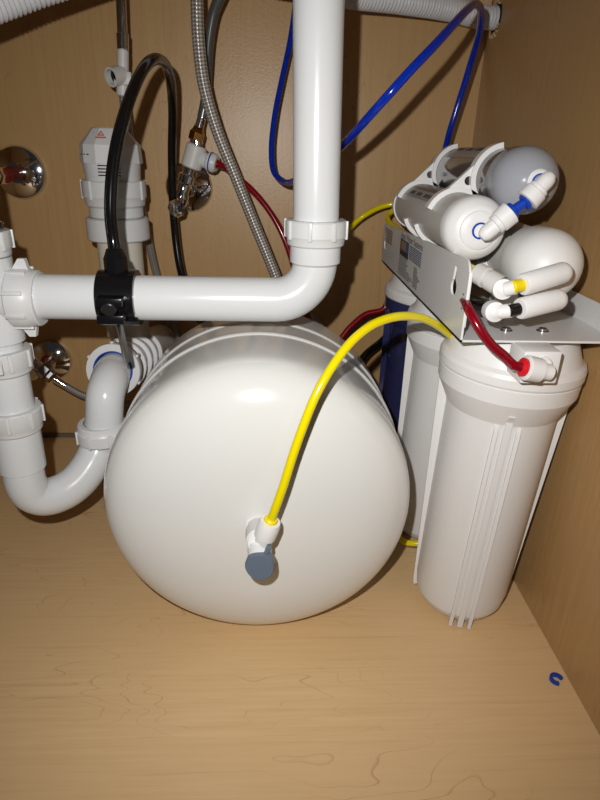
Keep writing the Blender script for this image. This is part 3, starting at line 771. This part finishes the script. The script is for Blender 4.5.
# membrane housing lying on the shelf
mc = AT(545, 265, 0.4335); MR = 0.0248
mem = thing('membrane_housing', 'fat white membrane housing lying on the bracket shelf', 'water filter', (mc.x, 0.55, mc.z))
bm = BM(); revolve(bm, V((mc.x, 0.423, mc.z)), Y, [(0, 0), (MR * 0.90, 0), (MR * 0.90, 0.235), (MR * 0.97, 0.238), (MR * 0.97, 0.252), (MR * 0.7, 0.268), (0, 0.276)], 56); obj('body', bm, 'pvc_grey', mem)
prf = [(0, -0.026)] + [(MR * 1.03 * sin(radians(a)), -0.026 * cos(radians(a))) for a in range(12, 91, 13)] + [(MR * 1.03, 0.018), (MR * 1.0, 0.021), (MR * 0.9, 0.021)]
bm = BM(); revolve(bm, V((mc.x, 0.416, mc.z)), Y, prf, 56); obj('end_cap', bm, 'filter_white', mem, angle=50)
for yy in (0.475, 0.63):
    bm = BM(); prism(bm, arc2(0, 0, MR * 0.91, MR * 1.0 + 0.0025, 200, 340, 24), (V((mc.x, yy, mc.z)), X, Z, Y), 0.012); box(bm, V((mc.x, yy + 0.006, (BZ + mc.z - MR) / 2)), 0.02, 0.012, mc.z - MR - BZ - 0.001); obj('cradle_clip', bm, 'filter_white', mem)


def capsule(a, b, r):
    bm = BM(); a, b = V(a), V(b); L = (b - a).length
    revolve(bm, a, b - a, [(0, 0), (r * 0.55, 0), (r * 0.92, 0.0004), (r, 0.0016)] + [(r * cos(radians(t)), L - r + r * sin(radians(t))) for t in range(0, 90, 15)] + [(0, L)], 28); return bm


ra = px(AT(545, 278, 0.39)) * 11.0
obj('connector', capsule(AT(522, 285, 0.383), AT(570, 270.5, 0.395), ra), 'filter_white', mem)
obj('connector', capsule(AT(519, 309, 0.383), AT(565, 298, 0.395), ra), 'filter_white', mem)
for (x0, y0, x1, y1, cm) in ((512, 287, 522, 285, 'yellow'), (508, 311, 518, 309, 'black')):
    a, b = AT(x0, y0, 0.381), AT(x1, y1, 0.383)
    bm = BM(); cyl(bm, a, b + (b - a) * 0.1, ra * 0.58, seg=20); obj('collet', bm, cm, mem)
e0 = AT(504, 289, 0.384)
bm = BM(); cyl(bm, AT(505, 289.5, 0.386), AT(516, 287, 0.382), ra * 0.66, seg=20); revolve(bm, AT(501, 288, 0.394), AT(506, 291, 0.378) - AT(501, 288, 0.394), [(0, 0), (ra * 0.92, 0), (ra * 1.0, 0.003), (ra * 0.92, 0.008), (ra * 0.5, 0.009), (0, 0.0125)], 24)
obj('elbow_fitting', bm, 'filter_white', mem)
bm = BM(); cyl(bm, AT(499, 312, 0.386), AT(512, 310.5, 0.382), ra * 0.66, seg=20); revolve(bm, AT(491, 310, 0.394), AT(499, 314, 0.378) - AT(491, 310, 0.394), [(0, 0), (ra * 0.92, 0), (ra * 1.0, 0.003), (ra * 0.92, 0.009), (ra * 0.5, 0.010), (0, 0.0135)], 24)
obj('elbow_fitting', bm, 'filter_white', mem)
bm = BM(); g0, g1 = AT(476, 272, 0.412), AT(502, 287, 0.391); revolve(bm, g0, g1 - g0, [(0, 0), (ra * 0.8, 0), (ra, 0.002), (ra, 0.0095), (ra * 0.78, 0.010), (ra * 0.78, 0.0135), (ra * 0.98, 0.014), (ra * 0.98, (g1 - g0).length)], 24)
obj('check_valve', bm, 'pvc_grey', mem)
g = (g1 - g0).normalized()
bm = BM(); tube(bm, [g0 + g * 0.002, g0 - g * 0.008, AT(466, 268, 0.44), V((BX + 0.010, 0.48, 0.322)), V((BX + 0.012, 0.64, 0.322)), V((BX + 0.006, 0.725, 0.335)), AT(400, 204, 0.755), AT(384, 206, 0.76), AT(362, 217, 0.755), at(344, 234, 0.745), at(323, 252, 0.735), at(306, 284, 0.73), at(298, 320, 0.72), V((0.07, 0.70, 0.15)), V((0.122, 0.66, 0.05)), V((0.118, 0.60, 0.024)), AT(404, 541.5, 0.526), AT(416, 543.5, 0.520), AT(432, 543.5, 0.518), V((0.215, 0.5165, 0.022))], 0.0032, 16)
tag(obj('yellow_tube', bm, 'yellow_tube'), 'yellow tube bending behind the inline filters and the tank to the floor', 'tube')

# inline filters above
c1 = AT(473, 228, 0.452); R1 = 0.0229; c2 = AT(523.5, 181, 0.458); R2 = 0.0234


def hub(parent, c, d, r, m, ring):
    bm = BM(); revolve(bm, c, d, [(r, 0), (r, 0.0015), (r * 0.86, 0.0026), (r * 0.5, 0.0030), (0, 0.0030)], 32); obj('hub', bm, m, parent)
    bm = BM(); revolve(bm, c + V(d) * 0.003, d, [(0.0046, 0), (0.0058, 0), (0.0058, 0.0012), (0.0046, 0.0012)], 24); obj('hub_ring', bm, ring, parent)


f1t = thing('inline_filter', 'opaque grey-white inline filter cartridge, lower of the clipped pair', 'water filter', (c1.x, 0.56, c1.z))
bm = BM(); revolve(bm, c1 + Y * 0.003, Y, [(0, 0), (R1 * 0.95, 0), (R1 * 0.95, 0.187), (0, 0.182)], 56); obj('body', bm, 'body_grey', f1t)
bm = BM(); revolve(bm, c1 + Y * 0.188, Y, [(R1 * 0.9, 0), (R1, 0.0), (R1 * 1.01, 0.0025), (R1 * 0.99, 0.008), (R1 * 0.75, 0.020), (0, 0.026)], 56); obj('end_cap', bm, 'filter_white', f1t)
bm = BM(); revolve(bm, c1, Y, [(0, -0.0125), (0.0135, -0.0125), (0.016, -0.0118)] + [(R1 * (0.62 + 0.38 * sin(radians(a))), -0.0115 * cos(radians(a))) for a in (20, 40, 60, 75, 90)] + [(R1, 0.0055), (R1 * 0.9, 0.006)], 56)
obj('end_cap', bm, 'filter_white', f1t, angle=45)
hub(f1t, c1 - Y * 0.0125, (0, -1, 0), 0.0135, 'filter_white', 'blue')


def wrap(parent, c, r, y0, y1, a0, a1, m, name, lift=0.0004):
    bm = BM(); prism(bm, arc2(0, 0, r, r + lift, a0, a1, 14), (V((c.x, y0, c.z)), X, Z, Y), y1 - y0); return obj(name, bm, m, parent)


wrap(f1t, c1, R1 * 0.95, 0.494, 0.592, 62, 122, 'brown_label', 'label')
wrap(f1t, c1, R1 * 0.95, 0.494, 0.592, 122, 146, 'silver_label', 'label')
bm = BM()
for k in range(9):
    if k in (3, 6): continue
    prism(bm, arc2(0, 0, R1 * 0.95, R1 * 0.95 + 0.0007, 130, 139, 4), (V((c1.x, 0.502 + 0.0088 * k, c1.z)), X, Z, Y), 0.0058)
obj('lettering', bm, 'ink', f1t)['kind'] = 'stuff'

f2t = thing('inline_filter', 'see-through inline filter with frosted grey dome, top right of the pair', 'water filter', (c2.x, 0.56, c2.z))
bm = BM(); revolve(bm, c2 + Y * 0.016, Y, [(0, 0), (R2 * 0.93, 0), (R2 * 0.95, 0.004), (R2 * 0.95, 0.176), (R2 * 0.8, 0.194), (0, 0.205)], 56); obj('body', bm, 'smoke', f2t)
bm = BM(); revolve(bm, c2, Y, [(0, -0.025)] + [(R2 * 1.0 * sin(radians(a)), -0.025 * cos(radians(a))) for a in range(10, 91, 10)] + [(R2, 0.014), (R2 * 0.93, 0.016)], 56)
obj('dome_cap', bm, 'dome', f2t, angle=60)
wrap(f2t, c2, R2 * 0.95, 0.494, 0.592, 62, 96, 'brown_label', 'label')
wrap(f2t, c2, R2 * 0.95, 0.494, 0.592, 96, 140, 'silver_label', 'label')
bm = BM()
for k in range(9):
    if k in (3, 6): continue
    prism(bm, arc2(0, 0, R2 * 0.95, R2 * 0.95 + 0.0007, 108, 119, 4), (V((c2.x, 0.502 + 0.0088 * k, c2.z)), X, Z, Y), 0.0058)
obj('lettering', bm, 'ink', f2t)['kind'] = 'stuff'
hc2 = AT(538, 182, 0.436)
hub(f2t, hc2, (-0.0, -1, 0), 0.0085, 'filter_white', 'blue')

# elbow - blue joint - elbow linking the two hubs
lk = thing('link_fitting', 'pair of white elbow fittings joined by a short blue tube', 'fitting', AT(519, 202, 0.42))
YQ = 0.4215
def elbow(p, q, hubp):
    bm = BM(); d = (q - p).normalized(); L = (q - p).length
    revolve(bm, p, d, [(0, -0.0050), (0.0030, -0.0045), (0.0050, -0.0020), (0.0054, 0.001), (0.0054, L * 0.34), (0.0068, L * 0.37), (0.0068, L * 0.50), (0.0078, L * 0.53), (0.0082, L * 0.97), (0.0070, L), (0, L)], 28)
    cyl(bm, p + d * 0.0005, hubp, 0.0044, seg=20); obj('elbow', bm, 'filter_white', lk)
pA, qA = AT(486.5, 233, YQ), AT(511, 212, YQ); pB, qB = AT(547, 180, YQ), AT(527, 201, YQ)
elbow(pA, qA, V((c1.x + 0.004, c1.y - 0.014, c1.z - 0.002))); elbow(pB, qB, hc2)
bm = BM(); cyl(bm, qA - (qB - qA) * 0.2, qB + (qB - qA) * 0.2, 0.0034, seg=20); dq = (qB - qA).normalized()
cyl(bm, qA, qA + dq * 0.0025, 0.0060, seg=20); cyl(bm, qB - dq * 0.0025, qB, 0.0060, seg=20); obj('joint_tube', bm, 'blue', lk)

# white double clips holding the pair
def clip(yc, label):
    o, t = V((c1.x, yc, c1.z)), 0.0095
    dx, dz = c2.x - c1.x, c2.z - c1.z; cl = thing('double_clip', label, 'clip', (c1.x, yc, c1.z), 'white double clips on the inline filters')
    fr = (o, X, Z, Y); bm = BM(); w_ = 0.0040
    prism(bm, arc2(0, 0, R1 * 0.955, R1 * 0.955 + w_, -12, 158, 32), fr, t); prism(bm, arc2(dx, dz, R2 * 0.955, R2 * 0.955 + w_, 100, 262, 34), fr, t)
    obj('clip_arm', bm, 'filter_white', cl)
    # web between the arms: concave triangle tangent to both barrels
    ra_, rb_ = R1 * 0.955 + w_ * 0.6, R2 * 0.955 + w_ * 0.6
    A_ = [(ra_ * cos(radians(a)), ra_ * sin(radians(a))) for a in range(22, 119, 6)]
    B_ = [(dx + rb_ * cos(radians(a)), dz + rb_ * sin(radians(a))) for a in range(150, 238, 6)]
    hx, hz = A_[7][0] * 0.5 + B_[6][0] * 0.5 - 0.0032, A_[9][1] * 0.5 + B_[6][1] * 0.5 + 0.0036
    hole_ = [(hx + 0.0034 * cos(2 * pi * k / 14), hz + 0.0034 * sin(2 * pi * k / 14)) for k in range(14)]
    bm = BM(); prism(bm, A_[::-1] + B_[::-1], (o + Y * 0.002, X, Z, Y), t - 0.004, holes=(hole_,)); obj('web', bm, 'filter_white', cl)
    bm = BM(); revolve(bm, o + X * hx + Z * hz + Y * 0.0045, Y, [(0, 0), (0.0033, 0), (0.0033, 0.001), (0, 0.001)], 14); obj('hole_plug', bm, 'gunmetal', cl)
clip(0.478, 'white plastic double clip around both inline filters, nearer the domes')
clip(0.600, 'white plastic double clip around both inline filters, at their far end')
for yy in (0.517, 0.560):
    bm = BM(); prism(bm, arc2(0, 0, R1 * 0.955, R1 * 0.955 + 0.0034, 198, 300, 18), (V((c1.x, yy, c1.z)), X, Z, Y), 0.0085)
    obj('lower_clip', bm, 'filter_white', f1t)

# ---------------------------------------------------------------- remaining tubes
tag(obj('black_tube', blacktube, 'black_tube'), 'black drain tube looping up from the saddle clamp', 'tube')
tag(obj('red_tube', redtube1, 'red_tube'), 'thin red tube passing behind the drain pipe from the white tee', 'tube')
bm = BM()
tb = at(300, -60, 0.745)
tube(bm, [V((tb.x + 0.004, 0.745, ZT - 0.002)), tb, at(296, 0, 0.74), at(290.5, 40, 0.735), at(282, 80, 0.73), at(275, 115, 0.722), at(271.5, 150, 0.715), at(274, 172, 0.705), at(284, 181.5, 0.69), at(298, 179, 0.65), at(318, 166, 0.585), at(345, 143, 0.515), at(366, 120, 0.48), at(387, 96.5, 0.465), at(410, 71, 0.465), at(432, 48, 0.475), at(453, 25, 0.50), at(467, 10, 0.54), at(476, 4, 0.585), at(481, 12, 0.62), at(479, 34, 0.65),
          at(471, 62, 0.675), at(461, 95, 0.685), at(450, 130, 0.69), at(442, 158, 0.70), V((c2.x - 0.004, 0.685, c2.z + 0.004)), V((c2.x, 0.648, c2.z))], 0.0033, 18)
tag(obj('blue_tube', bm, 'blue_tube'), 'long blue tube looping behind the drain pipe to the far right corner', 'tube')

# blue locking clip lying on the floor
cc = atz(556.5, 679, 0.0018)
bm = BM(); prism(bm, arc2(0, 0, 0.0033, 0.0056, 2, 268, 24), (V((cc.x, cc.y, 0.0003)), X, Y, Z), 0.003)
tag(obj('locking_clip', bm, 'blue'), 'tiny blue C-shaped locking clip lying on the floor by the right wall', 'clip')
